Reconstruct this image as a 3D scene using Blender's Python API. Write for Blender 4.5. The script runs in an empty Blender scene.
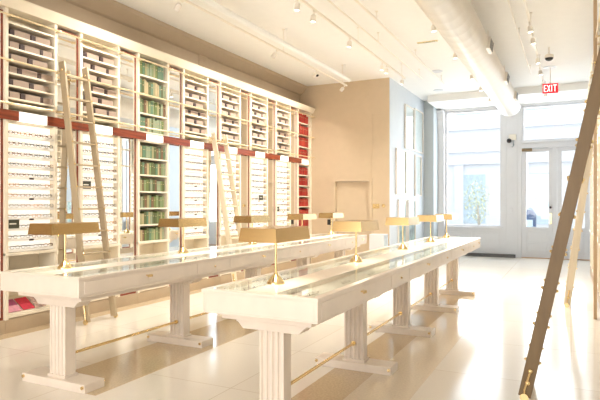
import bpy, math, random
from mathutils import Vector, Matrix
random.seed(7)
S = bpy.context.scene
COL = S.collection
PI = math.pi

# ------------------------------------------------------------------ materials
def new_mat(name):
    m = bpy.data.materials.new(name); m.use_nodes = True
    nt = m.node_tree
    return m, nt, nt.nodes['Principled BSDF']

def mat(name, col, rough=0.5, metal=0.0, var=0.04, scale=6.0, spec=0.5, stretch=(1, 1, 1), emit=0.0):
    m, nt, p = new_mat(name)
    tc = nt.nodes.new('ShaderNodeTexCoord'); mp = nt.nodes.new('ShaderNodeMapping')
    mp.inputs['Scale'].default_value = stretch
    nz = nt.nodes.new('ShaderNodeTexNoise'); nz.inputs['Scale'].default_value = scale
    nz.inputs['Detail'].default_value = 4
    cr = nt.nodes.new('ShaderNodeValToRGB')
    a = [max(0, c * (1 - var)) for c in col]; b = [min(1, c * (1 + var)) for c in col]
    cr.color_ramp.elements[0].color = (*a, 1); cr.color_ramp.elements[1].color = (*b, 1)
    cr.color_ramp.elements[0].position = .3; cr.color_ramp.elements[1].position = .7
    nt.links.new(tc.outputs['Object'], mp.inputs['Vector'])
    nt.links.new(mp.outputs[0], nz.inputs['Vector'])
    nt.links.new(nz.outputs['Fac'], cr.inputs['Fac'])
    nt.links.new(cr.outputs[0], p.inputs['Base Color'])
    p.inputs['Roughness'].default_value = rough
    p.inputs['Metallic'].default_value = metal
    p.inputs['Specular IOR Level'].default_value = spec
    if emit:
        nt.links.new(cr.outputs[0], p.inputs['Emission Color'])
        p.inputs['Emission Strength'].default_value = emit
    return m

def emit_mat(name, col, strength):
    m, nt, p = new_mat(name)
    p.inputs['Base Color'].default_value = (*col, 1)
    p.inputs['Emission Color'].default_value = (*col, 1)
    p.inputs['Emission Strength'].default_value = strength
    p.inputs['Roughness'].default_value = .6
    return m

def glass_mat(name, tint, k=0.08):
    m = bpy.data.materials.new(name); m.use_nodes = True
    nt = m.node_tree; nt.nodes.clear()
    out = nt.nodes.new('ShaderNodeOutputMaterial')
    tr = nt.nodes.new('ShaderNodeBsdfTransparent'); tr.inputs[0].default_value = (*tint, 1)
    gl = nt.nodes.new('ShaderNodeBsdfGlossy'); gl.inputs['Roughness'].default_value = .02
    lw = nt.nodes.new('ShaderNodeLayerWeight'); lw.inputs['Blend'].default_value = .5
    pw = nt.nodes.new('ShaderNodeMath'); pw.operation = 'POWER'; pw.inputs[1].default_value = 5
    ad = nt.nodes.new('ShaderNodeMath'); ad.operation = 'MULTIPLY_ADD'; ad.inputs[1].default_value = .55; ad.inputs[2].default_value = .03
    nt.links.new(lw.outputs['Facing'], pw.inputs[0]); nt.links.new(pw.outputs[0], ad.inputs[0])
    mx = nt.nodes.new('ShaderNodeMixShader')
    nt.links.new(ad.outputs[0], mx.inputs[0]); nt.links.new(tr.outputs[0], mx.inputs[1])
    nt.links.new(gl.outputs[0], mx.inputs[2]); nt.links.new(mx.outputs[0], out.inputs[0])
    return m

def floor_mat():
    m, nt, p = new_mat('polished_terrazzo')
    tc = nt.nodes.new('ShaderNodeTexCoord')
    br = nt.nodes.new('ShaderNodeTexBrick')
    br.offset = 0.0; br.inputs['Scale'].default_value = 1.0
    br.inputs['Brick Width'].default_value = 1.2; br.inputs['Row Height'].default_value = 1.2
    br.inputs['Mortar Size'].default_value = .004
    br.inputs['Color1'].default_value = (.84, .78, .68, 1); br.inputs['Color2'].default_value = (.87, .82, .73, 1)
    br.inputs['Mortar'].default_value = (.66, .57, .45, 1)
    vo = nt.nodes.new('ShaderNodeTexVoronoi'); vo.inputs['Scale'].default_value = 90
    hs = nt.nodes.new('ShaderNodeValToRGB')
    hs.color_ramp.elements[0].color = (.80, .80, .80, 1); hs.color_ramp.elements[0].position = 0.0
    hs.color_ramp.elements[1].color = (1, 1, 1, 1); hs.color_ramp.elements[1].position = .35
    mx = nt.nodes.new('ShaderNodeMixRGB'); mx.blend_type = 'MULTIPLY'; mx.inputs[0].default_value = .5
    nt.links.new(tc.outputs['Object'], br.inputs['Vector']); nt.links.new(tc.outputs['Object'], vo.inputs['Vector'])
    nt.links.new(vo.outputs['Distance'], hs.inputs[0])
    nt.links.new(br.outputs[0], mx.inputs[1]); nt.links.new(hs.outputs[0], mx.inputs[2])
    nt.links.new(mx.outputs[0], p.inputs['Base Color'])
    p.inputs['Roughness'].default_value = .14
    p.inputs['Specular IOR Level'].default_value = .75
    return m

M = {}
M['cream'] = mat('cream_paint', (.86, .77, .61), .42)
M['cream_table'] = mat('cream_lacquer', (.82, .73, .63), .28)
M['post_wood'] = mat('pale_oak_paint', (.60, .43, .26), .4)
M['backlit'] = emit_mat('backlit_white', (1.0, .95, .86), .55)
M['sign'] = emit_mat('lit_sign_white', (1.0, .96, .88), .7)
M['mahogany'] = mat('mahogany', (.23, .045, .016), .3, var=.3, scale=3, stretch=(3, 1, 12))
M['mirror'] = mat('mirror_silver', (.93, .94, .93), .015, 1.0, var=0.005)
M['brass'] = mat('polished_brass', (.86, .67, .36), .2, 1.0, var=.03)
M['brass_shade'] = mat('brushed_brass', (.56, .39, .18), .22, 1.0, var=.05, stretch=(1, 1, 20))
M['rail'] = mat('pale_brass_rail', (.85, .70, .45), .3, .6)
M['ladder'] = mat('pale_ladder_wood', (.47, .37, .235), .4, var=.06, stretch=(4, 4, .5))
M['cream_ladder'] = mat('cream_ladder_wood', (.76, .66, .49), .4, var=.05, stretch=(4, 4, .5))
M['shaded_ladder'] = mat('shaded_ladder_brown', (.20, .132, .064), .4, var=.08, stretch=(4, 4, .5))  # near ladder's shade is put into this brown base colour
M['floor'] = floor_mat()
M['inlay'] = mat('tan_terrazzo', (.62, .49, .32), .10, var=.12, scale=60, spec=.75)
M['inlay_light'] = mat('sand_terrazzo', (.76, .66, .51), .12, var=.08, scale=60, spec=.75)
M['ceiling'] = mat('ceiling_paint', (.91, .89, .85), .7, var=.01)
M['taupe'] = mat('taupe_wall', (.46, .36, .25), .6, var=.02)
M['ledge'] = mat('white_ledge', (.90, .87, .80), .4, var=.01)
M['kick'] = mat('taupe_kick', (.46, .35, .23), .45)
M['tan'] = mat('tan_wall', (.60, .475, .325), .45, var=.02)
M['palewall'] = mat('pale_blue_grey_wall', (.65, .70, .75), .5, var=.01)
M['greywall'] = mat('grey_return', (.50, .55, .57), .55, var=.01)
M['white'] = mat('white_paint', (.72, .725, .745), .45, var=.01)
M['warmwhite'] = mat('warm_white_metal', (.86, .80, .70), .35, var=.01)
M['ductm'] = mat('painted_duct', (.84, .79, .71), .4, var=.02, scale=14, stretch=(.2, 6, .2))
M['mauve'] = mat('mauve_card', (.40, .30, .23), .7, var=.06)
M['darkbrown'] = mat('dark_brown_card', (.045, .022, .018), .6)
M['olive'] = mat('dark_olive_card', (.05, .05, .03), .5)
M['paleprint'] = mat('pale_print', (.72, .70, .60), .6)
M['black'] = mat('black_plastic', (.02, .02, .022), .35)
M['felt'] = mat('pale_grey_felt', (.90, .89, .84), .9, var=.05, scale=40)
M['glass'] = glass_mat('clear_glass', (.96, .98, .97))
M['winglass'] = glass_mat('window_glass', (.97, .985, .99))
M['lens'] = emit_mat('lamp_lens', (1, .93, .80), 6.0)
M['bulb'] = emit_mat('lamp_tube', (1, .88, .66), 3.0)
M['tube'] = mat('white_tube', (.93, .92, .89), .3, var=.01)
M['art'] = mat('pale_artwork', (.86, .88, .90), .3, var=.04, scale=2)
M['artblue'] = mat('blue_patterned_artwork', (.50, .62, .76), .3, var=.6, scale=5)
M['exitred'] = emit_mat('exit_red', (.62, .01, .02), .55)
M['exitwhite'] = emit_mat('exit_letter_white', (1, .95, .93), 1.0)
M['asphalt'] = mat('asphalt', (.35, .35, .36), .9, scale=30)
M['pavement'] = mat('pavement', (.62, .62, .62), .9, scale=10)
M['facade'] = mat('white_stucco', (.78, .79, .81), .8, var=.02)
M['facadewin'] = mat('blue_window', (.54, .65, .70), .25, var=.1)
M['leaf'] = mat('pale_leaf', (.72, .74, .50), .7, var=.4, scale=9)
M['bark'] = mat('bark', (.52, .46, .38), .8, var=.2)
M['bluecover'] = mat('blue_cover', (.10, .25, .42), .5)
M['pinkcover'] = mat('pink_cover', (.78, .34, .42), .5, var=.15, scale=20)
M['purplecover'] = mat('purple_pink_cover', (.42, .09, .19), .5, var=.3, scale=25)
M['redcover'] = mat('red_cover', (.60, .03, .06), .5, var=.15, scale=20)
M['floral'] = mat('red_and_white_cover', (.72, .42, .36), .5, var=.7, scale=16)
M['signbox'] = mat('van_dark_blue', (.03, .07, .16), .3)

# ------------------------------------------------------------------ mesh builder
class MB:
    def __init__(s): s.v = []; s.f = []; s.mi = []; s.cur = 0
    def add(s, vs, fs):
        o = len(s.v); s.v += [tuple(v) for v in vs]
        for f in fs: s.f.append(tuple(i + o for i in f)); s.mi.append(s.cur)
        return s
    def box(s, x0, x1, y0, y1, z0, z1):
        vs = [(x, y, z) for z in (z0, z1) for (x, y) in ((x0, y0), (x1, y0), (x1, y1), (x0, y1))]
        return s.add(vs, [(3, 2, 1, 0), (4, 5, 6, 7), (0, 1, 5, 4), (1, 2, 6, 5), (2, 3, 7, 6), (3, 0, 4, 7)])
    def prism(s, pts, axis, a, b):
        # pts: 2-D polygon; axis 0: (a,p,q) 1: (p,a,q) 2: (p,q,a)
        def mk(t, p): return (t, p[0], p[1]) if axis == 0 else (p[0], t, p[1]) if axis == 1 else (p[0], p[1], t)
        n = len(pts)
        vs = [mk(a, p) for p in pts] + [mk(b, p) for p in pts]
        fs = [tuple(range(n)), tuple(range(2 * n - 1, n - 1, -1))]
        fs += [(i, i + n, (i + 1) % n + n, (i + 1) % n) for i in range(n)]
        return s.add(vs, fs)
    def tube(s, pts, r, n=10, cap=True):
        pts = [Vector(p) for p in pts]; rings = []
        for i, p in enumerate(pts):
            if i == 0: t = pts[1] - p
            elif i == len(pts) - 1: t = p - pts[i - 1]
            else: t = pts[i + 1] - pts[i - 1]
            t.normalize()
            u = t.cross(Vector((0, 0, 1)))
            if u.length < 1e-4: u = t.cross(Vector((0, 1, 0)))
            u.normalize(); w = t.cross(u)
            rr = r[i] if isinstance(r, (list, tuple)) else r
            rings.append([p + rr * (math.cos(2 * PI * k / n) * u + math.sin(2 * PI * k / n) * w) for k in range(n)])
        vs = [v for rg in rings for v in rg]; fs = []
        for i in range(len(pts) - 1):
            for k in range(n):
                fs.append((i * n + k, i * n + (k + 1) % n, (i + 1) * n + (k + 1) % n, (i + 1) * n + k))
        if cap:
            fs.append(tuple(range(n - 1, -1, -1))); fs.append(tuple(range((len(pts) - 1) * n, len(pts) * n)))
        return s.add(vs, fs)
    def lathe(s, prof, c=(0, 0, 0), n=20):
        vs = []; fs = []
        for r, z in prof:
            for k in range(n):
                vs.append((c[0] + r * math.cos(2 * PI * k / n), c[1] + r * math.sin(2 * PI * k / n), c[2] + z))
        for i in range(len(prof) - 1):
            for k in range(n):
                fs.append((i * n + k, i * n + (k + 1) % n, (i + 1) * n + (k + 1) % n, (i + 1) * n + k))
        fs.append(tuple(range(n - 1, -1, -1))); fs.append(tuple(range((len(prof) - 1) * n, len(prof) * n)))
        return s.add(vs, fs)
    def sphere(s, c, r, n=12, m=8, sc=(1, 1, 1)):
        prof = [(max(1e-4, r * math.sin(PI * i / m)) , -r * math.cos(PI * i / m)) for i in range(m + 1)]
        o = len(s.v); s.lathe(prof, (0, 0, 0), n)
        for i in range(o, len(s.v)):
            v = s.v[i]; s.v[i] = (c[0] + v[0] * sc[0], c[1] + v[1] * sc[1], c[2] + v[2] * sc[2])
        return s
    def obox(s, c, ax, ay, az):
        # oriented box from centre and half-axis vectors
        c = Vector(c); ax = Vector(ax); ay = Vector(ay); az = Vector(az)
        vs = [c + i * ax + j * ay + k * az for k in (-1, 1) for (i, j) in ((-1, -1), (1, -1), (1, 1), (-1, 1))]
        return s.add(vs, [(3, 2, 1, 0), (4, 5, 6, 7), (0, 1, 5, 4), (1, 2, 6, 5), (2, 3, 7, 6), (3, 0, 4, 7)])
    def build(s, name, m, parent=None, bevel=0, smooth=False):
        me = bpy.data.meshes.new(name); me.from_pydata(s.v, [], s.f)
        ms = m if isinstance(m, (list, tuple)) else [m]
        for x in ms: me.materials.append(x)
        if len(ms) > 1:
            for p, i in zip(me.polygons, s.mi): p.material_index = i
        import bmesh
        bm = bmesh.new(); bm.from_mesh(me); bmesh.ops.recalc_face_normals(bm, faces=bm.faces); bm.to_mesh(me); bm.free()
        if smooth:
            for p in me.polygons: p.use_smooth = True
            me.set_sharp_from_angle(angle=math.radians(40))
        o = bpy.data.objects.new(name, me); COL.objects.link(o)
        if parent: o.parent = parent
        if bevel:
            b = o.modifiers.new('bevel', 'BEVEL'); b.width = bevel; b.segments = 2; b.limit_method = 'ANGLE'
        return o

def tag(o, label, cat, group=None, kind=None):
    o['label'] = label; o['category'] = cat
    if group: o['group'] = group
    if kind: o['kind'] = kind
    return o
def thing(name, loc, label, cat, group=None, rz=0, kind=None):
    o = bpy.data.objects.new(name, None); o.empty_display_size = .1; COL.objects.link(o)
    o.location = loc; o.rotation_euler = (0, 0, rz)
    return tag(o, label, cat, group, kind)
def struct(name, mb, m, label, cat, bevel=0):
    return tag(mb.build(name, m, bevel=bevel), label, cat, kind='structure')
def children(o): return list(o.children)
def dup(root, loc, rz, label, group=None):
    r = root.copy(); COL.objects.link(r); r.location = loc; r.rotation_euler = (0, 0, rz); r['label'] = label
    if group: r['group'] = group
    for ch in children(root):
        if ch.name.startswith('~'): continue
        c = ch.copy(); COL.objects.link(c); c.parent = r
        for g in children(ch):
            d = g.copy(); COL.objects.link(d); d.parent = c
    return r
ORD = ['first', 'second', 'third', 'fourth', 'fifth', 'sixth', 'seventh', 'eighth', 'ninth', 'tenth', 'eleventh', 'twelfth',
       'thirteenth', 'fourteenth', 'fifteenth', 'sixteenth']

# ------------------------------------------------------------------ camera
F, H, VX, HY = 545.0, 1.45, 571.0, 204.0
TH = math.atan((VX - 300) / F)
cam = bpy.data.cameras.new('camera'); co = bpy.data.objects.new('camera', cam); COL.objects.link(co)
co.location = (0, 0, H); co.rotation_euler = (PI / 2, 0, TH)
cam.sensor_width = 36; cam.lens = F / 600 * 36
cam.shift_y = (HY - 200) / 600
cam.clip_end = 200
S.camera = co

# ------------------------------------------------------------------ room shell
CZ = 4.33
XL, XR = -5.65, .36           # faces of the wall units
YF = 15.9                      # storefront
struct('floor', MB().box(-6.1, .9, -4, YF, -.1, 0), M['floor'], 'pale polished terrazzo floor with large square tiles', 'floor')
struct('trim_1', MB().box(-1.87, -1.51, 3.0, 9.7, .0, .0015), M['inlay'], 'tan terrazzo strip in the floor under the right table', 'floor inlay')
struct('trim_2', MB().box(-3.88, -3.22, 3.0, 9.7, .0, .0015), M['inlay'], 'tan terrazzo strip widened with painted shadow under the left table', 'floor inlay')  # inlay drawn wider to include the table's shadow and reflection as colour
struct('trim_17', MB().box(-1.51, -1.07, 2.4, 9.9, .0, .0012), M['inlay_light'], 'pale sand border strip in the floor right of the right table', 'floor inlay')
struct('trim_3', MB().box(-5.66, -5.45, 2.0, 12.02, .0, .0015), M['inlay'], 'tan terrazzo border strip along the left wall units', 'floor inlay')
struct('ceiling', MB().box(-6.1, .9, -4, YF, CZ, CZ + .12), M['ceiling'], 'flat cream painted ceiling', 'ceiling')
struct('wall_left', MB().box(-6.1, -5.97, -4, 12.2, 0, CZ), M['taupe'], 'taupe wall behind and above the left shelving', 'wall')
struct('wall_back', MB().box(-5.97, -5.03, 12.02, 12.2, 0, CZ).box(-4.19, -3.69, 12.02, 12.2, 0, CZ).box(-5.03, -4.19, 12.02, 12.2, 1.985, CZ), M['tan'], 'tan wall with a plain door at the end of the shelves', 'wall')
struct('wall_far_side', MB().box(-3.83, -3.69, 12.2, YF, 0, CZ), M['palewall'], 'pale blue grey wall hung with framed pictures', 'wall')
struct('trim_4', MB().box(-3.705, -3.685, 12.015, 12.215, 0, CZ), M['palewall'], 'pale corner edge beside the tan wall', 'corner trim')
struct('wall_return', MB().box(-3.69, -3.42, 15.22, YF, 0, CZ), M['greywall'], 'grey wall return in the corner by the shop window', 'wall')
struct('wall_right', MB().box(.665, .9, -4, 13.3, 0, CZ), M['ceiling'], 'plain white wall behind the right shelving', 'wall')
struct('wall_right_far', MB().box(.665, .9, 13.3, YF, 0, CZ), M['palewall'], 'wall tinted blue grey for daylight shade, between right shelving and street doors', 'wall')  # blue tint puts the daylight shade into this stretch's colour
struct('wall_rear', MB().box(-6.1, -4.6, -4.15, -4, 0, CZ).box(-1.0, .9, -4.15, -4, 0, CZ).box(-4.6, -1.0, -4.15, -4, 0, .5).box(-4.6, -1.0, -4.15, -4, 3.3, CZ),
       M['ceiling'], 'unseen wall behind the viewer with an opening added for the light', 'wall')  # unseen wall added to hold back sky light; opening sized for the fill
# crown and cornice
mb = MB().prism([(-5.97, 4.12), (-5.97, CZ), (-5.78, CZ), (-5.80, 4.27), (-5.93, 4.14)], 1, -4, 12.02)
struct('trim_5', mb, M['taupe'], 'taupe crown moulding along the left wall under the ceiling', 'moulding')
mb = MB().prism([(-5.97, 3.65), (-5.62, 3.65), (-5.60, 3.68), (-5.56, 3.75), (-5.56, 3.765), (-5.97, 3.765)], 1, 2.0, 12.02)
struct('trim_6', mb, M['cream'], 'cream cornice running along the tops of the left shelving', 'cornice')
mb = MB().prism([(.665, 3.65), (.33, 3.65), (.32, 3.68), (.31, 3.75), (.31, 3.765), (.665, 3.765)], 1, 7.0, 13.3)
struct('trim_7', mb, M['cream'], 'cream cornice along the tops of the right shelving', 'cornice')
struct('trim_8', MB().box(-3.42, .72, 14.5, YF, 4.16, CZ), M['ceiling'], 'dropped white soffit in front of the shop window', 'soffit')
struct('baseboard_back', MB().box(-5.97, -3.69, 12.0, 12.02, 0, .1), M['tan'], 'tan baseboard at the foot of the tan wall', 'baseboard')
struct('baseboard_far', MB().box(-3.69, -3.675, 12.2, 15.22, 0, .1), M['palewall'], 'pale baseboard under the framed pictures', 'baseboard')

# storefront wall with openings
w = MB()
Y0, Y1 = YF, YF + .2
w.box(-3.42, -3.25, Y0, Y1, 0, 4.33); w.box(-3.25, -1.70, Y0, Y1, 0, .80); w.box(-3.25, -1.70, Y0, Y1, 4.10, 4.33)
w.box(-1.70, -1.20, Y0, Y1, 0, 4.33); w.box(-1.20, .50, Y0, Y1, 4.10, 4.33); w.box(.50, .9, Y0, Y1, 0, 4.33)
struct('wall_far', w, M['white'], 'white storefront wall around the shop window and glazed doors', 'wall')
# pilaster with bracket
p = MB().box(-3.54, -3.25, YF - .12, YF, 0, 4.12)
p.prism([(YF - .12, 3.55), (YF - .16, 3.7), (YF - .16, 3.85), (YF - .3, 4.05), (YF - .3, 4.12), (YF - .12, 4.12)], 0, -3.54, -3.25)
struct('trim_9', p, M['white'], 'white pilaster with a curved bracket left of the shop window', 'pilaster', .006)
t = MB()
for (x0, x1, z0, z1) in ((-3.2, -2.5, .18, .66), (-2.42, -1.75, .18, .66)):
    t.box(x0, x1, YF - .012, YF, z0, z0 + .03); t.box(x0, x1, YF - .012, YF, z1 - .03, z1)
    t.box(x0, x0 + .03, YF - .012, YF, z0, z1); t.box(x1 - .03, x1, YF - .012, YF, z0, z1)
t.box(-3.28, -1.67, YF - .06, YF, .77, .81)
struct('trim_10', t, M['white'], 'white sill and panel mouldings under the shop window', 'moulding', .004)
struct('trim_11', MB().box(-1.6, -1.58, YF - .015, YF, 0, 4.1).box(-1.32, -1.30, YF - .015, YF, 0, 4.1).box(-1.70, -1.2, YF - .02, YF, 0, .14),
       M['white'], 'white mouldings on the pier between window and door', 'moulding')

# shop window
win = thing('window_1', (-2.475, YF + .08, .8), 'large shop window looking onto a bright street', 'window', kind='structure')
f = MB()
f.box(-.775, -.715, -.04, .04, 0, 3.3); f.box(.715, .775, -.04, .04, 0, 3.3)
f.box(-.715, .715, -.04, .04, 0, .06); f.box(-.715, .715, -.04, .04, 3.24, 3.3); f.box(-.715, .715, -.03, .03, 3.08, 3.11)
f.build('window_frame', M['white'], win, .006)
MB().box(-.715, .715, -.004, .004, .06, 3.24).build('window_pane', M['winglass'], win)
# transom
tr = thing('window_2', (-.35, YF + .08, 3.14), 'wide transom window over the glazed street doors', 'window', kind='structure')
f = MB(); f.box(-.85, -.79, -.04, .04, 0, .96); f.box(.79, .85, -.04, .04, 0, .96); f.box(-.79, .79, -.04, .04, 0, .05); f.box(-.79, .79, -.04, .04, .91, .96)
f.build('window_frame', M['white'], tr, .006)
MB().box(-.79, .79, -.004, .004, .05, .91).build('window_pane', M['winglass'], tr)
struct('trim_12', MB().box(-1.2, .5, YF - .03, YF + .15, 2.96, 3.14).box(-1.22, .5, YF - .07, YF - .03, 3.09, 3.13), M['white'],
       'white header beam between the street doors and the transom', 'beam', .005)
struct('trim_13', MB().box(-.43, -.33, YF, YF + .14, 0, 2.96), M['white'], 'white post between the two street doors', 'post', .006)

def street_door(name, x0, x1, label, closer):
    d = thing(name, ((x0 + x1) / 2, YF + .07, 0), label, 'door', kind='structure')
    h = (x1 - x0) / 2 - .004; zt = 2.955
    b = MB()
    b.box(-h, -h + .115, -.03, .03, .01, zt); b.box(h - .1, h, -.03, .03, .01, zt)
    b.box(-h + .115, h - .1, -.03, .03, 2.84, zt); b.box(-h + .115, h - .1, -.03, .03, .01, .14)
    b.box(-h + .115, h - .1, -.03, .03, .74, .83); b.box(-h + .115, h - .1, -.015, .015, .14, .74)
    for z0, z1 in ((.18, .38), (.42, .71)):
        b.box(-h + .14, h - .125, -.024, -.01, z0, z0 + .02); b.box(-h + .14, h - .125, -.024, -.01, z1 - .02, z1)
        b.box(-h + .14, -h + .16, -.024, -.01, z0, z1); b.box(h - .145, h - .125, -.024, -.01, z0, z1)
    b.build('door_frame', M['white'], d, .004)
    MB().box(-h + .115, h - .1, -.004, .004, .83, 2.84).build('door_pane', M['winglass'], d)
    if closer:
        MB().box(h - .085, h - .025, -.038, -.03, .92, 1.2).build('lock_plate', M['brass'], d)
        MB().tube([(h - .055, -.03, 1.36), (h - .055, -.08, 1.36)], .015).sphere((h - .055, -.09, 1.36), .032).build('door_knob', M['black'], d, smooth=True)
        c = MB().box(-h + .0, -h + .26, -.09, -.03, 2.87, 2.95); c.build('door_closer', M['shaded_ladder'], d, .008)
        MB().tube([(-h + .2, -.06, 2.935), (h - .1, -.05, 2.945)], .008).build('closer_arm', M['greywall'], d)
    return d
street_door('door_1', -1.20, -.43, 'white glazed street door with brass lock plate, left of the pair', True)
street_door('door_2', -.33, .42, 'white glazed street door right of the centre post, half behind the ladder', False)
struct('trim_14', MB().box(.42, .5, YF, YF + .14, 0, 2.96), M['white'], 'white jamb at the right side of the street doors', 'jamb')
struct('trim_15', MB().box(-1.2, .5, YF - .06, YF + .02, 0, .015), mat('wood_threshold', (.45, .25, .12), .4), 'brown wooden threshold under the street doors', 'threshold')

# tan wall door
d3 = thing('door_3', (-4.61, 12.02, 0), 'plain tan door flush in the tan wall', 'door', kind='structure')
MB().box(-.419, .419, .07, .11, .005, 1.98).build('door_leaf', M['tan'], d3, .003)
MB().box(-.50, -.422, -.035, 0, 0, 2.06).box(.422, .50, -.035, 0, 0, 2.06).box(-.422, .422, -.035, 0, 1.987, 2.06).build('door_casing', M['tan'], d3, .004)

# ------------------------------------------------------------------ wall units
W = .69; MOD = 1.04; YB = 3.98
def carcass(books):
    b = MB()
    b.box(-.30, 0, 0, .04, 0, 3.65); b.box(-.30, 0, W - .04, W, 0, 3.65)
    b.box(-.30, -.285, .04, W - .04, 0, 3.65)
    b.box(-.285, -.002, .04, W - .04, .165, .19)
    b.box(-.285, .012, .0, W, .865, .90)
    b.box(-.285, -.03, .04, W - .04, 2.37, 2.50)
    if not books: b.box(-.285, -.006, .04, W - .04, 2.57, 2.60)
    return b
LEDGE = [.935 + .119 * k for k in range(12)]
CUB = [2.655 + .142 * k for k in range(7)]
def kick(r):
    o = MB().box(-.285, -.012, .04, W - .04, 0, .165).box(-.02, .003, 0, W, 0, .15).build('kickboard', M['kick'], r); o['label'] = 'taupe kickboard'
def unit_frames(loc, rz, label, group):
    r = thing('display_cabinet', loc, label, 'display cabinet', group, rz)
    carcass(False).build('carcass', M['cream'], r, .003); kick(r)
    for z in CUB: MB().box(-.285, -.008, .04, W - .04, z - .02, z).build('shelf', M['cream'], r)
    o = MB().box(-.095, -.09, .04, W - .04, .90, 2.37).build('backlit_panel', M['backlit'], r); o['label'] = 'glowing white back panel'
    for z in LEDGE: MB().box(-.09, -.014, .045, W - .045, z - .030, z).build('ledge', M['ledge'], r)
    MB().box(-.03, .018, .16, .53, 2.395, 2.505).build('lit_sign', M['sign'], r, .002)
    for k in (7, 5, 3, 1): MB().box(-.018, -.012, .31, .37, LEDGE[k] - .034, LEDGE[k] - .012).build('ledge_marker', M['darkbrown'], r)
    MB().prism([(-.285, .19), (-.285, .36), (-.27, .36), (-.03, .2), (-.03, .19)], 1, .04, W - .04).build('slanted_rack', M['cream'], r)
    return r
def unit_books(loc, rz, label, group):
    r = thing('bookcase', loc, label, 'bookcase', group, rz)
    carcass(True).build('carcass', M['cream'], r, .003); kick(r)
    for z in BUP[1:] + BLO[1:]: MB().box(-.285, -.004, .04, W - .04, z - .022, z).build('shelf', M['cream'], r)
    MB().box(-.285, -.004, .04, W - .04, BUP[0] - .02, BUP[0]).build('shelf', M['cream'], r)
    MB().box(-.03, .018, .16, .53, 2.395, 2.49).build('lit_sign', M['sign'], r, .002)
    return r
BUP = [2.525, 2.80, 3.08, 3.36]
BLO = [.90, 1.147, 1.394, 1.641, 1.888, 2.135]

names = ['leftmost', 'second', None, 'third', 'fourth', 'fifth', 'sixth', None]
proto = None; books_proto = None
GL = 'lit glasses display cabinets along the left wall'
for k in range(8):
    loc = (XL, YB + MOD * k, 0)
    if k in (2, 7):
        lab = 'cream bookcase full of green books on left wall' if k == 2 else 'cream bookcase full of red books next to the tan wall'
        if not books_proto: books_proto = unit_books(loc, 0, lab, None)
        else: dup(books_proto, loc, 0, lab)
    else:
        lab = ('leftmost lit cream glasses display cabinet on the left wall' if k == 0 else
               f'{names[k]} lit cream glasses display cabinet from the left on left wall')
        if not proto: proto = unit_frames(loc, 0, lab, GL)
        else: dup(proto, loc, 0, lab, GL)
for n, k in enumerate(range(3, 9)):
    dup(proto, (XR, YB + MOD * k + W, 0), PI, f'cream glasses display cabinet on the right wall, {ORD[n]} beyond the timber post',
        'glasses display cabinets along the right wall')

# mirrors between the units
mirror_proto = None; board_proto = None
for n, k in enumerate(range(-1, 7)):
    loc = (XL, YB + MOD * k + W, 0)
    lab = f'tall mahogany framed mirror, {ORD[n]} from the left between the wall units'
    G = 'tall mirrors between the left wall units'
    if not mirror_proto:
        r = thing('wall_mirror', loc, lab, 'mirror', G)
        L = MOD - W
        MB().box(-.09, -.04, .0, .022, .15, 3.62).box(-.09, -.04, L - .022, L, .15, 3.62).box(-.09, -.04, .022, L - .022, 3.595, 3.62).box(-.09, -.04, .022, L - .022, .15, .18).build('mirror_frame', M['mahogany'], r)
        o = MB().box(-.28, .0, .001, L - .001, 0, .15).build('kickboard', M['kick'], r); o['label'] = 'taupe kickboard'
        MB().box(-.06, -.045, .022, L - .022, .18, 3.595).build('mirror_glass', M['mirror'], r)
        mirror_proto = r
    else: dup(mirror_proto, loc, 0, lab, G)
    o = MB().box(0, .022, -.155, MOD - W + .155, -.055, .055).build('header_board', M['mahogany'], None, .003) if not board_proto else board_proto.copy()
    if board_proto: COL.objects.link(o)
    board_proto = o
    o.location = (XL, YB + MOD * k + W, 2.45)
    tag(o, f'red mahogany board across the {ORD[n]} mirror from the left', 'board', 'mahogany boards across the mirrors')
mbm = thing('wall_mirror', (XR, 0, 0), 'x', 'mirror'); bpy.data.objects.remove(mbm)
for n, k in enumerate(range(3, 8)):
    dup(mirror_proto, (XR, YB + MOD * k + MOD, 0), PI, f'tall mahogany framed mirror on the right wall, {ORD[n]} beyond the timber post', 'tall mirrors on the right wall')
# plain filler where the shelf run meets the tan wall
struct('trim_16', MB().box(-5.97, -5.66, YB + MOD * 7 + W, 12.02, 0, 3.65), M['cream'], 'cream filler strip between the red bookcase and tan wall', 'trim')

# ladder rails
def rails(x, y0, y1, side, wall):
    for z, nm in ((3.55, 'upper'), (3.05, 'middle'), (2.57, 'lower')):
        r = thing('ladder_rail', (x, y0, z), f'{nm} pale brass ladder rail running along the {wall} wall units', 'rail', f'ladder rails on the {wall} wall')
        MB().tube([(0, 0, 0), (0, y1 - y0, 0)], .011, 8).build('rail_tube', M['rail'], r, smooth=True)
        bp = None
        for k in range(-1, 9):
            for dy in (.02, W - .02):
                y = YB + MOD * k + dy
                if y0 < y < y1 and not (wall == 'right' and y < 7.0):
                    if bp is None:
                        bp = MB().box(-.075 if side < 0 else .0, .0 if side < 0 else .075, -.008, .008, -.008, .008).box(-.013, .013, -.012, .012, -.014, .014).build('bracket', M['rail'], r)
                        o = bp
                    else:
                        o = bp.copy(); COL.objects.link(o); o.parent = r
                    o.location = (0, y - y0, 0)
rails(XL + .075, 3.2, 12.0, -1, 'left')
rails(XR - .075, 4.1, 13.3, 1, 'right')
tag(MB().box(.254, .293, 7.78, 7.88, 0, CZ).build('timber_post', M['post_wood']), 'narrow tan timber post standing from floor to ceiling by the right shelving', 'post')

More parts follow.
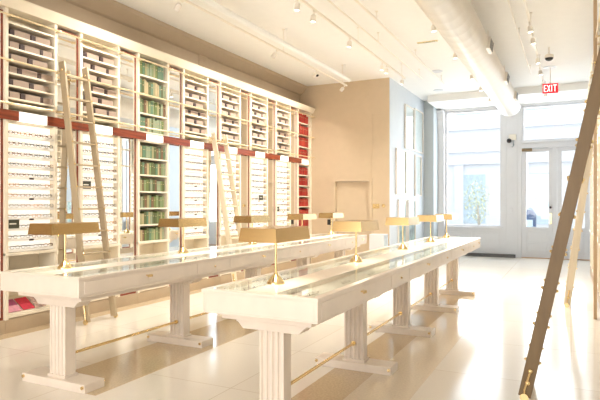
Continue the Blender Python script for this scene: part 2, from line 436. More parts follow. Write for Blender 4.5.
# ------------------------------------------------------------------ boxes in cubbies
BOXN = {0: 'leftmost', 1: 'second', 3: 'third', 4: 'fourth', 5: 'fifth', 6: 'sixth'}
bx = None
ROWS = [[(.085, 1), (.36, 1)], [(.045, .58), (.215, 1), (.475, .66)], [(.045, 1), (.32, 1)], [(.045, .48), (.18, 1), (.445, .8)], [(.07, 1), (.335, 1)], [(.045, .62), (.225, 1), (.48, .64)]]
for k in (0, 1, 3, 4, 5, 6):
    for row in range(6):
        lst = ROWS[5 - row]
        for n, (y, sy) in enumerate(lst):
            wd = (['left', 'right'] if len(lst) == 2 else ['left', 'middle', 'right'])[n]
            lab = f'mauve card box, {wd} one, {ORD[5 - row]} shelf down above {BOXN[k]} lit display' + ('' if k == 0 else ' from left')
            if bx is None:
                r = thing('card_box', (0, 0, 0), lab, 'box', 'mauve boxes on the upper shelves')
                MB().box(-.2, 0, .046, .25, 0, .075).build('box_body', M['mauve'], r, .002)
                o = MB().box(-.2, .006, -.012, .0455, 0, .07).build('box_end', M['darkbrown'], r, .002)
                o['label'] = 'dark brown end'
                bx = r; r2 = r
            else: r2 = dup(bx, (0, 0, 0), 0, lab)
            r2.location = (XL - .03, YB + MOD * k + y, CUB[row])
            r2.scale = (1, sy, 1)

# ------------------------------------------------------------------ eyeglasses
def glasses_mesh(name, m, rx=.027, rz=.02, sq=2.6):
    b = MB(); n = 12
    for s_ in (-1, 1):
        cy = s_ * .034
        ring = []
        for (ro, xx) in ((1.0, .002), (1.0, -.002), (.80, -.002), (.80, .002)):
            for i in range(n):
                a = 2 * PI * i / n; ca, sa = math.cos(a), math.sin(a)
                q = (abs(ca) ** sq + abs(sa) ** sq) ** (-1 / sq)
                ring.append((xx, cy + rx * ro * q * ca * 1.05, rz * ro * q * sa))
        fs = []
        for j in range(4):
            for i in range(n):
                fs.append((j * n + i, j * n + (i + 1) % n, ((j + 1) % 4) * n + (i + 1) % n, ((j + 1) % 4) * n + i))
        b.add(ring, fs)
        b.box(-.05, .0, s_ * .066 - .0025, s_ * .066 + .0025, .003, .009)
    b.box(-.002, .002, -.008, .008, .004, .009)
    b.box(-.048, -.043, -.066, .066, .002, .009)
    return b
M['fr_black'] = mat('black_acetate', (.02, .018, .018), .3)
M['fr_tort'] = mat('tortoise_acetate', (.16, .06, .02), .3, var=.6, scale=60)
M['fr_grey'] = mat('grey_acetate', (.16, .15, .14), .3)
M['fr_amber'] = mat('amber_acetate', (.42, .20, .07), .3, var=.3, scale=60)
kinds = [('black', 'fr_black'), ('tortoise brown', 'fr_tort'), ('dark grey', 'fr_grey'), ('amber', 'fr_amber')]
gm = []
for i, (nm, mm) in enumerate(kinds):
    gm.append(glasses_mesh('g', M[mm], .026 + .002 * (i % 2), .019 + .002 * (i // 2), 2.2 + .6 * (i % 2)).build('eyeglasses', M[mm]))
used = [False] * 4
for k in (0, 1, 3, 4, 5, 6):
    for row in range(12):
        for j in range(4):
            c = random.choice([0, 0, 1, 1, 2, 3]) if row > 6 else random.choice([0, 1, 2, 3, 3])
            if used[c]: o = gm[c].copy(); COL.objects.link(o)
            else: o = gm[c]; used[c] = True
            y = .115 + .152 * j + (.0 if row % 2 else .018) + random.uniform(-.008, .008)
            o.location = (XL - .032, YB + MOD * k + y, LEDGE[row] + .021)
            o.rotation_euler = (0, 0, random.uniform(-.12, .12))
            tag(o, f'{kinds[c][0]} glasses, {ORD[j]} from left, {ORD[11 - row]} row down, {BOXN[k]} lit display' + ('' if k == 0 else ' from left'),
                'eyeglasses', 'eyeglasses on the left wall displays')
# the far more distant pairs on the right wall, seen only edge-on and in the mirrors
b = MB()
src = glasses_mesh('g', None)
for k in range(3, 9):
    for row in range(12):
        for j in range(4):
            oy = YB + MOD * k + .115 + .152 * j
            b.add([(XR + .032 - v[0], oy - v[1], LEDGE[row] + .021 + v[2]) for v in src.v], src.f)
tag(b.build('eyeglasses', M['fr_black']), 'rows of dark glasses on the right wall displays', 'eyeglasses', kind='stuff')

# display cards on the ledges
for k, y, row, nm in ((0, .10, 2, 'leftmost lit display'), (1, .10, 6, 'second lit display from the left'), (4, .13, 3, 'fourth lit display from left'),
                  (5, .42, 5, 'fifth lit display from left'), (6, .08, 3, 'sixth lit display from left')):
    r = thing('display_card', (XL - .012, YB + MOD * k + y, LEDGE[row]), f'dark olive card with pale print in the {nm}', 'card', 'dark olive display cards')
    MB().box(-.004, .004, -.08, .08, 0, .10).build('card', M['olive'], r)
    MB().box(.004, .0048, -.045, .04, .045, .06).build('card_print', M['paleprint'], r)

# ------------------------------------------------------------------ books
def book_run(k, hues, shelf_list, word, start):
    mats = [mat(f'{word}_cloth_{i}', h, .6, var=.12, scale=25) for i, h in enumerate(hues)]
    page = M['paleprint']; protos = []
    for i, m in enumerate(mats):
        b = MB(); b.cur = 0
        b.box(-.15, 0, 0, .04, 0, 1.0)
        b.cur = 1
        b.box(0, .0012, .010, .030, .66, .72)
        o = b.build(f'book', [m, M['gilt']]); protos.append([o, False])
    for si, (z, hmax) in enumerate(shelf_list):
        y = .045; j = 0; lst = []
        while y < W - .09:
            wd = random.uniform(.036, .052); h = hmax * random.uniform(.80, .97)
            lst.append((y, wd, h)); y += wd + .0015
        for j, (y, wd, h) in enumerate(lst):
            pr = random.choice(protos)
            if pr[1]: o = pr[0].copy(); COL.objects.link(o)
            else: o = pr[0]; pr[1] = True
            o.location = (XL - .035 - random.uniform(0, .012), YB + MOD * k + y, z)
            o.scale = (1, wd / .04, h)
            tag(o, f'{word} book, {ORD[j]} from left on {ORD[si]} shelf down of the {word} bookcase', 'book', f'{word} books in the {word} bookcase')
M['gilt'] = mat('gilt_label', (.42, .34, .18), .4)
SH = [(3.36, .235), (3.08, .235), (2.80, .235), (2.525, .24)] + [(z, .20) for z in reversed(BLO)]
GREEN = [(.10, .12, .04), (.15, .20, .06), (.21, .27, .12), (.34, .32, .16), (.12, .21, .12), (.46, .37, .20), (.18, .10, .05), (.27, .32, .20)]
RED = [(.36, .02, .015), (.42, .035, .02), (.30, .015, .012), (.46, .05, .03)]
book_run(2, GREEN, SH, 'green', 0)
book_run(7, RED, SH, 'red', 0)

# ------------------------------------------------------------------ things in the lower niches
def mag(y0, y1, mt, mbm, label):
    r = thing('magazine', (XL, YB + (y0 + y1) / 2, .2), label, 'magazine', 'magazines in the lower rack')
    h = (y1 - y0) / 2
    d = Vector((-.24, 0, .16)).normalized(); n = Vector((.16, 0, .24)).normalized()
    base = Vector((-.045, 0, .016))
    MB().obox(base + d * .05 + n * .006, (0, h, 0), d * .05, n * .003).build('lower_cover', mbm, r)
    MB().obox(base + d * .155 + n * .006, (0, h, 0), d * .05, n * .003).build('upper_cover', mt, r)
mag(.06, .24, M['purplecover'], M['pinkcover'], 'purple and pink magazine, left one in the rack behind the near table end')
mag(.26, .41, M['redcover'], M['redcover'], 'bright red magazine in the low rack behind the near table end')
mag(.43, .56, M['floral'], M['floral'], 'red and white patterned magazine, right one in the low rack')
def bookstack(k, y, z, mts, label, name='flat_book'):
    for i, (m, l) in enumerate(zip(mts, label)):
        o = MB().box(-.2, -.01, -.14, .14, 0, .028).build(name, m, None, .002)
        o.location = (XL - .02, YB + MOD * k + y, z + i * .0285); tag(o, l, 'book')
o = MB().box(-.285, -.012, .04, W - .04, .60, .62); 
for k in (0,):
    s_ = o.build('niche_shelf', M['cream']); s_.location = (XL, YB, 0)
    tag(s_, 'narrow cream board across the niche under the leftmost lit display', 'shelf')
bookstack(0, .26, .6205, [M['bluecover']], ['blue book lying flat under the leftmost lit display'])
o = MB().prism([(0, 0), (.16, 0), (.15, .10), (.10, .15), (.06, .15), (.01, .1)], 0, -.2, -.06).build('leather_bag', M['black'], None, .01)
o.location = (XL, YB + MOD * 4 + .1, .391); tag(o, 'small black bag in the niche under the fourth lit display', 'bag')
sb = MB().box(-.285, -.012, .04, W - .04, .365, .39).build('niche_shelf', M['cream']); sb.location = (XL, YB + MOD * 4, 0)
tag(sb, 'cream board under the black bag below the fourth lit display', 'shelf')

# ------------------------------------------------------------------ ladders
def ladder(name, foot, top, m, rungs, label, hookx, side, hz, hw=.046):
    # foot/top: (x, y0, y1, z)
    r = thing(name, (foot[0], (foot[1] + foot[2]) / 2, 0), label, 'ladder', 'library ladders leaning on the wall rails')
    org = Vector(r.location)
    tops = []
    for i in (1, 2):
        a = Vector((foot[0], foot[i], foot[3])) - org; b_ = Vector((top[0], top[i], top[3])) - org
        t = (b_ - a).normalized(); yv = Vector((0, 1, 0)); yv = (yv - t * yv.dot(t)).normalized(); xv = t.cross(yv)
        c = (a + b_) / 2; L = (b_ - a).length / 2
        s_ = MB().obox(c, xv * hw, yv * .014, t * L); s_.build('stile', m, r, .004)
        tops.append((a, b_, t, xv, yv))
        # bolts at the rungs, caster at the foot, hook at the head
        wb = MB(); base = a + t * .03
        wdir = -side
        wc = a + Vector((0, (-1 if i == 1 else 1) * .026, .031 - foot[3]))
        wb.tube([wc + Vector((0, -.011, 0)), wc + Vector((0, .011, 0))], .03, 16)
        wb.sphere(a + t * .20 + Vector((0, (-1 if i == 1 else 1) * .02, 0)), .018, 10, 6)
        wb.sphere(a + t * .11 + Vector((0, (-1 if i == 1 else 1) * .02, 0)), .02, 10, 6)
        wb.tube([wc, wc + Vector((0, 0, .05)), a + t * .20 + Vector((0, (-1 if i == 1 else 1) * .024, 0))], .009, 8)
        w_ = wb.build('caster', M['brass'], r, smooth=True); w_['label'] = 'brass caster'
        hk = Vector((hookx, top[i], hz)) - org
        e = b_ - t * .10
        hb = MB(); pts = [e + xv * .0, Vector((hk.x, hk.y, hk.z + .03))]
        for q in range(9):
            an = PI * q / 8
            pts.append(Vector((hk.x - .018 * math.cos(an) * side * -1, hk.y, hk.z + .018 * math.sin(an))))
        pts.append(Vector((pts[-1].x, hk.y, hk.z - .03)))
        hb.tube([pts[0], pts[2]] + pts[3:], .009, 8); hb.sphere(e, .022)
        h_ = hb.build('hook', M['brass'], r, smooth=True); h_['label'] = 'brass hook over the rail'
    a0, b0, t0, xv0, yv0 = tops[0]; a1, b1, t1, xv1, yv1 = tops[1]
    for k in range(rungs):
        u = (k + 1) / (rungs + .6)
        p0 = a0.lerp(b0, u); p1 = a1.lerp(b1, u)
        bo = MB().obox((p0 + p1) / 2, Vector((.034, 0, 0)), (p1 - p0) / 2, Vector((0, 0, .010)))
        bo.cur = 1
        for p in (p0, p1):
            for xo in (-hw - .004, hw + .004):
                bo.sphere(p + xv0 * xo, .012, 8, 6)
        bo.build('rung', [m, M['brass']], r)
    return r
ladder('library_ladder', (-5.20, 4.72, 5.15, .03), (-5.535, 4.64, 4.99, 3.18), M['ladder'], 11,
       'tall pale wooden ladder leaning on the left shelves near the first mirror', XL + .075, -1, 3.05)
ladder('library_ladder', (-5.20, 7.95, 8.36, .03), (-5.535, 7.76, 8.11, 2.68), M['cream_ladder'], 9,
       'shorter pale wooden ladder leaning between third and fourth lit displays on left', XL + .075, -1, 2.57)
ladder('library_ladder', (-.308, 4.34, 4.79, .03), (.290, 4.36, 4.77, 2.86), M['shaded_ladder'], 10,
       'ladder with shade painted brown, leaning on the right wall rail, nearest to the viewer', XR - .075, 1, 3.05, .044)
ladder('library_ladder', (-.05, 8.52, 8.95, .03), (.275, 8.54, 8.90, 2.55), M['cream_ladder'], 9,
       'pale wooden ladder on the right wall, behind the brown ladder', XR - .075, 1, 2.57, .046)

# ------------------------------------------------------------------ display tables
TZ = .906; TY0, TY1 = 2.85, 9.15
def table(x0, x1, label, side):
    xc = (x0 + x1) / 2; hw = (x1 - x0) / 2; L = TY1 - TY0
    r = thing('display_table', (xc, TY0, 0), label, 'table', 'long cream display tables')
    zt = TZ; za = .766; B = .05; CS = .11
    f = MB()
    # top border, central strip, cross bars (glass lies between)
    f.box(-hw, -hw + B, 0, L, zt - .02, zt); f.box(hw - B, hw, 0, L, zt - .02, zt); f.box(-hw + .031, -hw + B, B, L - B, zt - .05, zt - .02); f.box(hw - B, hw - .031, B, L - B, zt - .05, zt - .02)
    f.box(-hw + B, hw - B, 0, B, zt - .02, zt); f.box(-hw + B, hw - B, L - B, L, zt - .02, zt)
    f.box(-CS, CS, B, L - B, zt - .06, zt + .002)
    f.build('top_frame', M['cream_table'], r, .003)
    a = MB()
    a.box(-hw + .006, -hw + .03, .006, L - .006, za, zt - .02); a.box(hw - .03, hw - .006, .006, L - .006, za, zt - .02)
    a.box(-hw + .03, hw - .03, .006, .03, za, zt - .02); a.box(-hw + .03, hw - .03, L - .03, L - .006, za, zt - .02)
    a.box(-hw + .006, hw - .006, .006, L - .006, za - .012, za)
    a.box(-hw + .09, hw - .09, .10, L - .10, .708, za - .012)
    a.build('apron', M['cream_table'], r, .003)
    for s_ in (-1, 1):
        xa, xb = (CS, hw - B) if s_ > 0 else (-hw + B, -CS)
        MB().box(xa, xb, B, L - B, zt - .05, zt - .034).build('display_bed', M['felt'], r)
        n = 5
        for i in range(n):
            ya = B + (L - 2 * B) * i / n; yb = B + (L - 2 * B) * (i + 1) / n
            MB().box(xa + .001, xb - .001, ya + .002, yb - .002, zt - .008, zt - .001).build('glass_top', M['glass'], r)
    # drawers on both long sides
    ys = [.05, 1.42, 1.98, 3.35, 3.91, 5.28, 5.84, L - .04]
    for s_ in (-1, 1):
        for i in range(len(ys) - 1):
            xo = s_ * hw; xi = s_ * (hw - .02)
            d = MB().box(min(xo, xi), max(xo, xi), ys[i] + .004, ys[i + 1] - .004, za + .012, zt - .032).build('drawer', M['cream_table'], r, .003)
            ym = (ys[i] + ys[i + 1]) / 2
            if i % 2 == 0:
                MB().prism([(xo, zt - .055), (xo + s_ * .022, zt - .058), (xo + s_ * .024, zt - .075), (xo + s_ * .018, zt - .075), (xo + s_ * .016, zt - .065), (xo, zt - .065)], 1, ym - .03, ym + .03).build('drawer_pull', M['brass'], d)
            else:
                MB().sphere((xo + s_ * .006, ym, zt - .085), .009, 10, 6).build('drawer_knob', M['brass'], d, smooth=True)
    # pedestals
    for i in range(5):
        yc = .235 + 1.47 * i
        q = MB(); cw = .088; dp = .05
        def flute(y, sgn):
            pts = []
            nf = 4; wf = 2 * cw / nf
            return pts
        prof = []
        nf = 4; pitch = 2 * cw / (nf + .4); x = -cw + .2 * pitch
        prof.append((-cw, -dp))
        for j in range(nf):
            xa = -cw + .2 * pitch + j * pitch; g = pitch
            prof += [(xa + .12 * g, -dp), (xa + .25 * g, -dp + .010), (xa + .5 * g, -dp + .015), (xa + .75 * g, -dp + .010), (xa + .88 * g, -dp)]
        prof.append((cw, -dp))
        full = [(x_, y_ + yc) for x_, y_ in prof] + [(-x_, -y_ + yc) for x_, y_ in prof]
        pil = MB().prism(full, 2, .085, .64).box(-cw - .012, cw + .012, yc - dp - .012, yc + dp + .012, .068, .088)
        ped = pil.build('pedestal', M['cream_table'], r)
        hc = .255
        MB().prism([(-hc, .709), (-hc, .682), (-hc + .012, .68), (-hc + .05, .64), (hc - .05, .64), (hc - .012, .68), (hc, .682), (hc, .709)], 1, yc - .068, yc + .068).build('corbel', M['cream_table'], ped, .003)
        MB().box(-.355, .355, yc - .10, yc + .10, 0, .068).build('base_plate', M['cream_table'], ped, .004)
        for sx in (-1, 1):
            MB().tube([(sx * .335, yc - .112, .045), (sx * .335, yc + .112, .045)], .013, 10).build('brass_cap', M['brass'], ped, smooth=True)
        if i: MB().tube([(0, yc - .07, .225), (0, yc - dp, .225)], .022, 12).build('rail_collar', M['brass'], ped, smooth=True)
    for i in range(4):
        ya = .235 + 1.47 * i + .05; yb = .235 + 1.47 * (i + 1) - .05
        MB().tube([(0, ya, .225), (0, yb, .225)], .012, 10).build('foot_rail', M['brass'], r, smooth=True)
    return r
LT = (-4.12, -3.225); FT = (-2.125, -1.30)
table(*LT, 'long cream glass topped display table beside the left shelves', -1)
table(*FT, 'long cream glass topped display table in the middle of the shop', 1)

# glasses laid out under the table glass
b = MB()
for (x0, x1) in (LT, FT):
    xc = (x0 + x1) / 2; hw = (x1 - x0) / 2
    for s_ in (-1, 1):
        for i in range(11):
            y = TY0 + .3 + i * .56
            for xx in (.24,):
                b.add([(xc + s_ * xx + v[2], y + v[1], TZ - .033 + .012 + v[0] * .2) for v in src.v], src.f)
tag(b.build('eyeglasses', M['fr_grey']), 'pairs of glasses laid out under the glass of both tables', 'eyeglasses', kind='stuff')

# ------------------------------------------------------------------ brass table lamps
lamp0 = None; LAMP_AT = []
def shade():
    b = MB(); L = .25; wb, wt, h = .142, .130, .09; z0 = .295; th = .003
    def ring(w_, l_, z): return [(-w_, -l_, z), (w_, -l_, z), (w_, l_, z), (-w_, l_, z)]
    vs = ring(wb, L, z0) + ring(wt, L - .012, z0 + h) + ring(wb - th, L - th, z0) + ring(wt - th, L - .012 - th, z0 + h - th)
    fs = [(0, 1, 5, 4), (1, 2, 6, 5), (2, 3, 7, 6), (3, 0, 4, 7), (4, 5, 6, 7)]
    fs += [(8, 12, 13, 9), (9, 13, 14, 10), (10, 14, 15, 11), (11, 15, 12, 8), (15, 14, 13, 12)]
    fs += [(0, 8, 9, 1), (1, 9, 10, 2), (2, 10, 11, 3), (3, 11, 8, 0)]
    return b.add(vs, fs)
for tx, word, ys in ((-3.84, 'left', (3.25, 4.82, 6.28, 7.8, 8.98)), (-1.80, 'middle', (3.25, 4.80, 6.38, 7.82, 8.93))):
    for i, y in enumerate(ys):
        LAMP_AT.append((tx, y))
        lab = f'brass table lamp with trough shade, {ORD[i]} from the near end of {word} table'
        if lamp0 is None:
            r = thing('table_lamp', (tx, y, TZ), lab, 'lamp', 'brass lamps on the display tables')
            MB().lathe([(.062, 0), (.062, .008), (.055, .018), (.034, .045), (.018, .062), (.013, .075)], n=24).build('base', M['brass'], r, smooth=True)
            MB().tube([(0, 0, .07), (0, 0, .30)], .0085, 12).lathe([(.014, .29), (.014, .315)], n=12).tube([(0, 0, .30), (0, 0, .375)], .007, 8).build('stem', M['brass'], r, smooth=True)
            shade().build('lamp_shade', M['brass_shade'], r)
            MB().tube([(.05, -.16, .345), (.05, .16, .345)], .012, 10).build('lamp_tube', M['bulb'], r, smooth=True)
            lamp0 = r
        else: dup(lamp0, (tx, y, TZ + .0025), 0, lab)
        if lamp0.location.y == y and lamp0.location.x == tx: lamp0.location.z = TZ + .0025

# ------------------------------------------------------------------ ceiling: duct, tracks, spotlights
du = thing('air_duct', (-1.355, 3.0, 3.87), 'large round painted air duct hanging along the ceiling', 'duct')
prof = [(0, 0, 0), (0, 10.2, 0)]
dmb = MB()
pts = []; rr = []
yy = 0
while yy < 11.2:
    pts += [(0, yy, 0), (0, yy + .02, 0), (0, yy + .04, 0)]; rr += [.255, .257, .255]; yy += .3
pts += [(0, 11.36, 0), (0, 11.43, 0)]; rr += [.252, .20]
dmb.tube(pts, rr, 32); dmb.build('duct_pipe', M['ductm'], du, smooth=True)
for y in (5.6, 8.0, 9.9):
    ang = math.radians(-8)
    c = Vector((math.cos(ang) * .262, y, math.sin(ang) * .262)); n = Vector((math.cos(ang), 0, math.sin(ang))); u = Vector((0, 1, 0)); v = n.cross(u)
    g = MB().obox(c, n * .03, u * .17, v * .085).build('grille_collar', M['ductm'], du)
    s_ = MB()
    for q in range(9): s_.obox(c + n * .032 + u * (-.14 + .035 * q), n * .003, u * .010, v * .066)
    s_.build('grille_slats', M['fr_grey'], g)
for y in (1.5, 4.0, 6.5, 9.0):
    MB().tube([(-.12, y, .22), (-.12, y, .46)], .006, 6).tube([(.12, y, .22), (.12, y, .46)], .006, 6).build('hanger', M['warmwhite'], du)

def track(x, z, y0, y1, label, r_=.016, square=True, cat='track', name='lighting_track', m='warmwhite'):
    t = thing(name, (x, y0, z), label, cat, 'rails and pipes under the ceiling')
    if square: MB().box(-r_, r_, 0, y1 - y0, -r_, r_).build('rail', M[m], t, .003)
    else: MB().tube([(0, 0, 0), (0, y1 - y0, 0)], r_, 12).build('pipe', M[m], t, smooth=True)
    n = max(2, int((y1 - y0) / 1.9)); hp = None
    for i in range(n):
        yy = .25 + (y1 - y0 - .5) * i / (n - 1)
        if hp is None:
            hp = MB().tube([(0, 0, r_ * .5), (0, 0, CZ - z)], .005, 6).lathe([(.022, CZ - z - .012), (.022, CZ - z)], n=10).build('hanger_rod', M[m], t); o = hp
        else: o = hp.copy(); COL.objects.link(o); o.parent = t
        o.location = (0, yy, 0)
    return t
track(-4.19, 4.06, 2.5, 10.75, 'thick white tube along the ceiling nearest the left shelves', .042, False, 'pipe', 'light_tube', 'tube')
track(-4.24, 3.95, 2.5, 10.75, 'slim white spotlight track below the thick tube near left shelves', .014)
track(-3.11, 4.08, 3.0, 11.2, 'white spotlight track over the gap between the two tables')
track(-2.90, 4.17, 3.0, 11.8, 'thin cream ceiling pipe beside the middle spotlight track', .014, False, 'pipe', 'ceiling_pipe')
track(-2.60, 4.20, 3.0, 12.6, 'thin cream ceiling pipe between middle track and the duct', .02, False, 'pipe', 'ceiling_pipe')
track(-1.80, 4.12, 3.0, 14.2, 'white spotlight track just left of the round duct')
track(-.76, 4.20, 4.0, 12.5, 'thin white ceiling pipe right of the round duct', .012, False, 'pipe', 'ceiling_pipe')
track(-.54, 4.10, 3.5, 14.3, 'white spotlight track over the right aisle')

spot0 = None
def spot(x, y, z, tilt, label):
    global spot0
    if spot0 is None:
        r = thing('track_spotlight', (x, y, z), label, 'spotlight', 'track spotlights')
        MB().box(-.012, .012, -.03, .03, -.035, 0).tube([(0, 0, -.03), (0, 0, -.075)], .006, 8).build('mount', M['warmwhite'], r)
        MB().lathe([(.02, -.065), (.038, -.075), (.046, -.10), (.046, -.185), (.042, -.185), (.040, -.17)], n=16).build('lamp_head', M['warmwhite'], r, smooth=True)
        MB().lathe([(.040, -.178), (.03, -.182), (.002, -.184)], n=16).build('lamp_lens', M['lens'], r)
        spot0 = r
    else: r = dup(spot0, (x, y, z), 0, label)
    r.rotation_euler = (0, tilt, 0); r.scale = (.8, .8, .8)
LAMPS = []
def row_spots(x, z, ys, tilt, words):
    for i, y in enumerate(ys):
        spot(x, y, z, tilt, f'small white spotlight, {ORD[i]} from the near end of {words}')
        LAMPS.append((x, y, z, tilt))
row_spots(-4.24, 3.937, (5.31, 7.72, 9.25, 10.64), .7, 'the track by the left shelves')
row_spots(-3.11, 4.064, (6.2, 6.69, 8.02, 9.68, 9.95, 11.0), .12, 'the track between the tables')
row_spots(-1.80, 4.104, (7.96, 9.6, 11.36, 12.6, 14.1), -.1, 'the track left of the duct')
row_spots(-.54, 4.084, (8.55, 9.2, 10.51, 11.48, 12.7, 13.9), -.12, 'the track over the right aisle')

# small ceiling devices
r = thing('dome_camera', (-.36, 11.0, CZ), 'dark dome camera hanging under the ceiling near the exit sign', 'camera')
MB().tube([(0, 0, 0), (0, 0, -.14)], .012, 8).build('stem', M['warmwhite'], r)
MB().lathe([(.025, -.12), (.075, -.145), (.085, -.19), (.08, -.20)], n=20).build('housing', M['warmwhite'], r, smooth=True)
MB().sphere((0, 0, -.198), .072, 16, 10, (1, 1, .8)).build('dome', M['black'], r, smooth=True)
r = thing('dome_camera', (-5.0, 10.9, CZ), 'small dark dome camera in the ceiling corner by the tan wall', 'camera')
MB().lathe([(.06, 0), (.06, -.03), (.05, -.04)], n=16).build('housing', M['warmwhite'], r, smooth=True)
MB().sphere((0, 0, -.04), .042, 12, 8).build('dome', M['black'], r, smooth=True)
tag(MB().box(-2.46, -2.1, 9.63, 9.70, CZ - .012, CZ).build('ceiling_vent', M['brass']), 'thin bronze slot vent in the ceiling left of the duct', 'vent')
for x, y, l in ((-2.6, 11.9, 'round white disc in the ceiling beside the round duct'), (-3.0, 13.9, 'round white disc in the ceiling near the framed pictures'),
                (-.4, 12.6, 'small round detector in the ceiling near the exit sign')):
    o = MB().lathe([(.12, -.012), (.13, 0)], n=20).build('ceiling_disc', M['white'], None, 0, True); o.location = (x, y, CZ); tag(o, l, 'ceiling fitting')
# exit sign
ex = thing('exit_sign', (-.39, 12.6, 3.88), 'red exit sign with white letters hanging from the ceiling', 'sign', rz=math.radians(8))
MB().box(-.15, .15, -.02, .02, -.1, .1).build('sign_box', M['exitred'], ex, .004)
MB().tube([(0, 0, .1), (0, 0, CZ - 3.88)], .008, 8).box(-.05, .05, -.03, .03, CZ - 3.895, CZ - 3.88).build('hanger', M['warmwhite'], ex)
L = MB(); hh = .070; st = .015
def bar(x0, x1, z0, z1): L.box(x0, x1, -.0225, -.02, z0, z1)
x = -.125; w_ = .05
bar(x, x + st, -hh, hh)
for z in (-hh, -st / 2, hh - st): bar(x, x + w_, z, z + st)
x = -.066
for a, c in (((x, -hh), (x + .068, hh)), ((x, hh), (x + .068, -hh))):
    L.prism([(a[0], a[1]), (a[0] + .016, a[1]), (c[0], c[1]), (c[0] - .016, c[1])], 1, -.0225, -.02)
x = .018; bar(x, x + st, -hh, hh)
x = .050; bar(x, x + .074, hh - st, hh); bar(x + .0295, x + .0445, -hh, hh)
L.build('lettering', M['exitwhite'], ex)
# security camera on the pier
sc = thing('security_camera', (-1.47, YF, 3.17), 'white security camera with black lens on the pier beside the door', 'camera')
MB().box(-.05, .14, -.10, 0, .02, .17).build('housing', M['warmwhite'], sc, .01)
MB().sphere((-.04, -.10, 0), .062, 14, 10).build('lens', M['black'], sc, smooth=True)
MB().tube([(.06, -.02, .02), (.07, -.03, -.13), (.02, -.03, -.16)], .014, 8).build('cable', M['greywall'], sc, smooth=True)
o = MB().box(-1.50, -1.42, YF - .012, YF, 1.22, 1.34).build('wall_plate', M['white'], None, .003); tag(o, 'small white plate on the pier left of the street doors', 'switch')
r = thing('floor_vent', (-2.0, YF - .14, 0), 'long dark floor heater grille under the shop window', 'vent')
MB().box(-.66, .66, -.05, .05, 0, .085).build('casing', M['black'], r, .004)
s_ = MB()
for q in range(4): s_.box(-.64, .64, -.054, -.05, .012 + q * .018, .02 + q * .018)
s_.build('slats', M['fr_grey'], r)

r = thing('wall_vent', (-5.97, 8.05, 4.02), 'small square taupe vent on the wall above the left shelving', 'vent')
MB().box(0, .012, -.14, .14, -.14, .14).build('vent_frame', M['taupe'], r, .003)
s_ = MB()
for q in range(7): s_.box(.012, .02, -.115, .115, -.115 + q * .035, -.10 + q * .035)
s_.build('vent_slats', M['kick'], r)
# fittings on the tan wall
o = MB().box(-5.24, -5.15, 12.008, 12.02, .95, 1.08).build('light_switch', M['black'], None, .003); tag(o, 'black light switch on the tan wall left of its door', 'switch')
# thin seams of a concealed door with its push plate and knob
d4 = struct('door_4', MB().box(-4.11, -4.10, 12.012, 12.02, .0, 3.55).box(-4.11, -3.72, 12.012, 12.02, 3.535, 3.55), M['tan'], 'concealed tan door outline right of the plain door', 'door')
MB().box(-4.10, -3.94, 12.010, 12.02, 1.35, 1.45).build('push_plate', M['brass'], d4, .002)
MB().tube([(-3.82, 12.02, 1.41), (-3.82, 11.97, 1.41)], .018, 12).sphere((-3.82, 11.955, 1.41), .04).build('door_knob', M['brass'], d4, 0, True)

# plinth by the tan wall
r = thing('plinth', (-3.72, 11.3, 0), 'low white plinth with pale blue stripes behind the left table end', 'plinth')
MB().box(-.16, .16, -.16, .16, 0, .80).build('block', M['white'], r, .004)
s_ = MB()
for q in range(4): s_.box(.16, .163, -.14 + q * .075, -.105 + q * .075, .02, .78)
s_.build('stripes', M['artblue'], r)

# framed pictures
for (ya, yb, za, zb, am, lab) in (
        (13.22, 14.06, 2.83, 3.93, 'art', 'white framed picture, upper left of the group on the pale wall'),
        (14.12, 15.02, 2.83, 3.97, 'art', 'white framed picture, upper right of the group on the pale wall'),
        (12.45, 13.28, 1.68, 2.77, 'art', 'white framed picture, middle row left, next to the tan wall'),
        (14.16, 14.82, 1.66, 2.75, 'art', 'white framed picture, middle row right, next to the grey return'),
        (12.62, 13.32, .48, 1.56, 'artblue', 'blue patterned framed picture, low on the pale wall at left'),
        (13.48, 14.18, .48, 1.56, 'artblue', 'blue patterned framed picture, low on the pale wall at right')):
    r = thing('framed_picture', (-3.69, (ya + yb) / 2, za), lab, 'picture', 'framed pictures on the pale wall')
    h = (yb - ya) / 2; v = zb - za; e = .035
    MB().box(0, .04, -h, -h + e, 0, v).box(0, .04, h - e, h, 0, v).box(0, .04, -h + e, h - e, 0, e).box(0, .04, -h + e, h - e, v - e, v).build('frame', mat('pale_wood_frame', (.80, .74, .66), .4), r, .002)
    MB().box(0, .012, -h + e, h - e, e, v - e).build('artwork', M[am], r)
    MB().box(.02, .022, -h + e, h - e, e, v - e).build('picture_glass', M['glass'], r)

# ------------------------------------------------------------------ street outside
struct('ground', MB().box(-30, 30, YF + .2, YF + 4, -.2, -.06), M['pavement'], 'pale pavement outside the shop', 'pavement')
struct('ground_street', MB().box(-30, 30, YF + 4, YF + 12, -.3, -.18), M['asphalt'], 'street outside the shop window', 'street')
fb = thing('facade_building', (0, YF + 12, 0), 'white building across the street seen through the shop windows', 'building')
b = MB().box(-26, 26, 0, 1, -.3, 16)
for z in (3.4, 4.0, 5.1, 9.0): b.box(-26, 26, -.18, 0, z, z + .16)
for x in range(-26, 27, 3): b.box(x - .22, x + .22, -.12, 0, -.3, 3.4)
b.build('wall', M['facade'], fb)
wp = None
for x in range(-24, 26, 3):
    for z, h in ((.5, 2.4), (5.9, 2.2), (10, 2.2)):
        if wp is None or h != 2.2:
            o = MB().box(-.75, .75, -.03, 0, 0, h).box(-.04, .04, -.05, 0, 0, h).box(-.75, .75, -.05, 0, h * .5, h * .5 + .06).build('window', M['facadewin'], fb)
            if h == 2.2: wp = o
        else:
            o = wp.copy(); COL.objects.link(o); o.parent = fb
        o.location = (x + 1.5 - .0, 0, z)
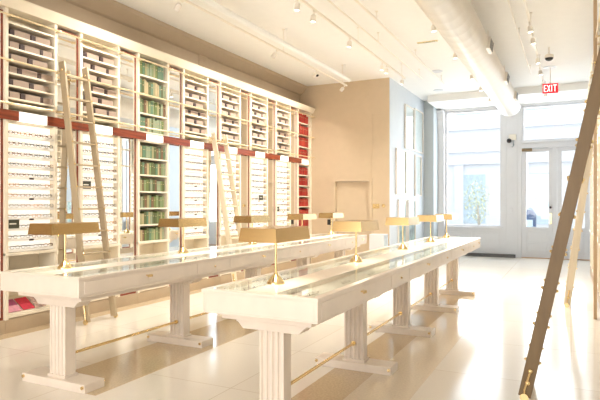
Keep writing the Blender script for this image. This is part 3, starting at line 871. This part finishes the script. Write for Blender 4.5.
tree = thing('street_tree', (-3.0, YF + 4.6, -.18), 'pale leafy shrub outside the shop window', 'tree')
MB().tube([(0, 0, 0), (.03, 0, .8), (-.02, 0, 1.6)], [.06, .05, .03], 8).build('trunk', M['bark'], tree)
lf = MB()
for i in range(420):
    a = random.uniform(0, 2 * PI); u = random.uniform(-1, 1); q = random.random() ** .33
    c = Vector((.55 * q * math.sqrt(1 - u * u) * math.cos(a), .55 * q * math.sqrt(1 - u * u) * math.sin(a), 1.75 + .8 * q * u))
    d = Vector((random.uniform(-1, 1), random.uniform(-1, 1), random.uniform(-1, 1))).normalized(); e = d.cross(Vector((0, 0, 1))).normalized()
    lf.add([c - d * .07, c + e * .03, c + d * .07, c - e * .03], [(0, 1, 2, 3)])
lf.build('foliage', M['leaf'], tree)
box = thing('street_box', (-1.30, YF + 4.2, -.06), 'dark blue street box glimpsed through the left door glass', 'street box')
MB().prism([(-.24, .12), (.24, .12), (.24, 1.15), (.15, 1.32), (-.15, 1.32), (-.24, 1.15)], 1, -.22, .22).build('body', M['signbox'], box, .02)
for x in (-.18, .18):
    for y in (-.16, .16): MB().box(x - .03, x + .03, y - .03, y + .03, 0, .12).build('leg', M['signbox'], box)
MB().box(-.15, .15, -.235, -.22, .75, .98).build('front_panel', M['facadewin'], box)

# ------------------------------------------------------------------ light
wd = bpy.data.worlds.new('world'); S.world = wd; wd.use_nodes = True
nt = wd.node_tree; bg = nt.nodes['Background']
tc = nt.nodes.new('ShaderNodeTexCoord'); sp = nt.nodes.new('ShaderNodeSeparateXYZ'); cr = nt.nodes.new('ShaderNodeValToRGB')
cr.color_ramp.elements[0].color = (.90, .92, .95, 1); cr.color_ramp.elements[1].color = (.78, .88, 1.0, 1)
nt.links.new(tc.outputs['Generated'], sp.inputs[0]); nt.links.new(sp.outputs[2], cr.inputs[0]); nt.links.new(cr.outputs[0], bg.inputs[0])
bg.inputs[1].default_value = 1.9

def light(kind, loc, energy, col, **kw):
    l = bpy.data.lights.new('lamp', kind); l.energy = energy; l.color = col
    for k_, v_ in kw.items(): setattr(l, k_, v_)
    o = bpy.data.objects.new('lamp', l); COL.objects.link(o); o.location = loc
    return o
WARM = (1, .945, .865)
for (x, y, z, t) in LAMPS:
    e = (125 if t > .4 else 98) if y < 11.5 else 5
    o = light('SPOT', (x - math.sin(t) * .2, y, z - .2 * math.cos(t)), e, WARM if x < -2.5 else (1, .96, .92), spot_size=math.radians(110 if t < .4 else 135), spot_blend=.9, shadow_soft_size=.06)
    o.rotation_euler = (0, t, 0)
# the tubes of the brass lamps
for (x, y) in LAMP_AT:
    light('AREA', (x + .05, y, TZ + .33), 2.2, (1, .90, .72), shape='RECTANGLE', size=.08, size_y=.36)
# daylight through the shop window and doors
o = light('AREA', (-1.5, YF + .6, 2.4), 190, (.90, .95, 1), shape='RECTANGLE', size=4.0, size_y=3.6); o.rotation_euler = (-PI / 2, 0, 0)
# added fill light in the unseen rear opening behind the viewer
o = light('AREA', (-2.8, -3.9, 1.9), 185, (1, .94, .90), shape='RECTANGLE', size=3.5, size_y=2.7); o.rotation_euler = (PI / 2, 0, 0)

vs = S.view_settings
vs.view_transform = 'Standard'; vs.look = 'None'; vs.gamma = 1.0; vs.use_curve_mapping = False; vs.exposure = 0.34
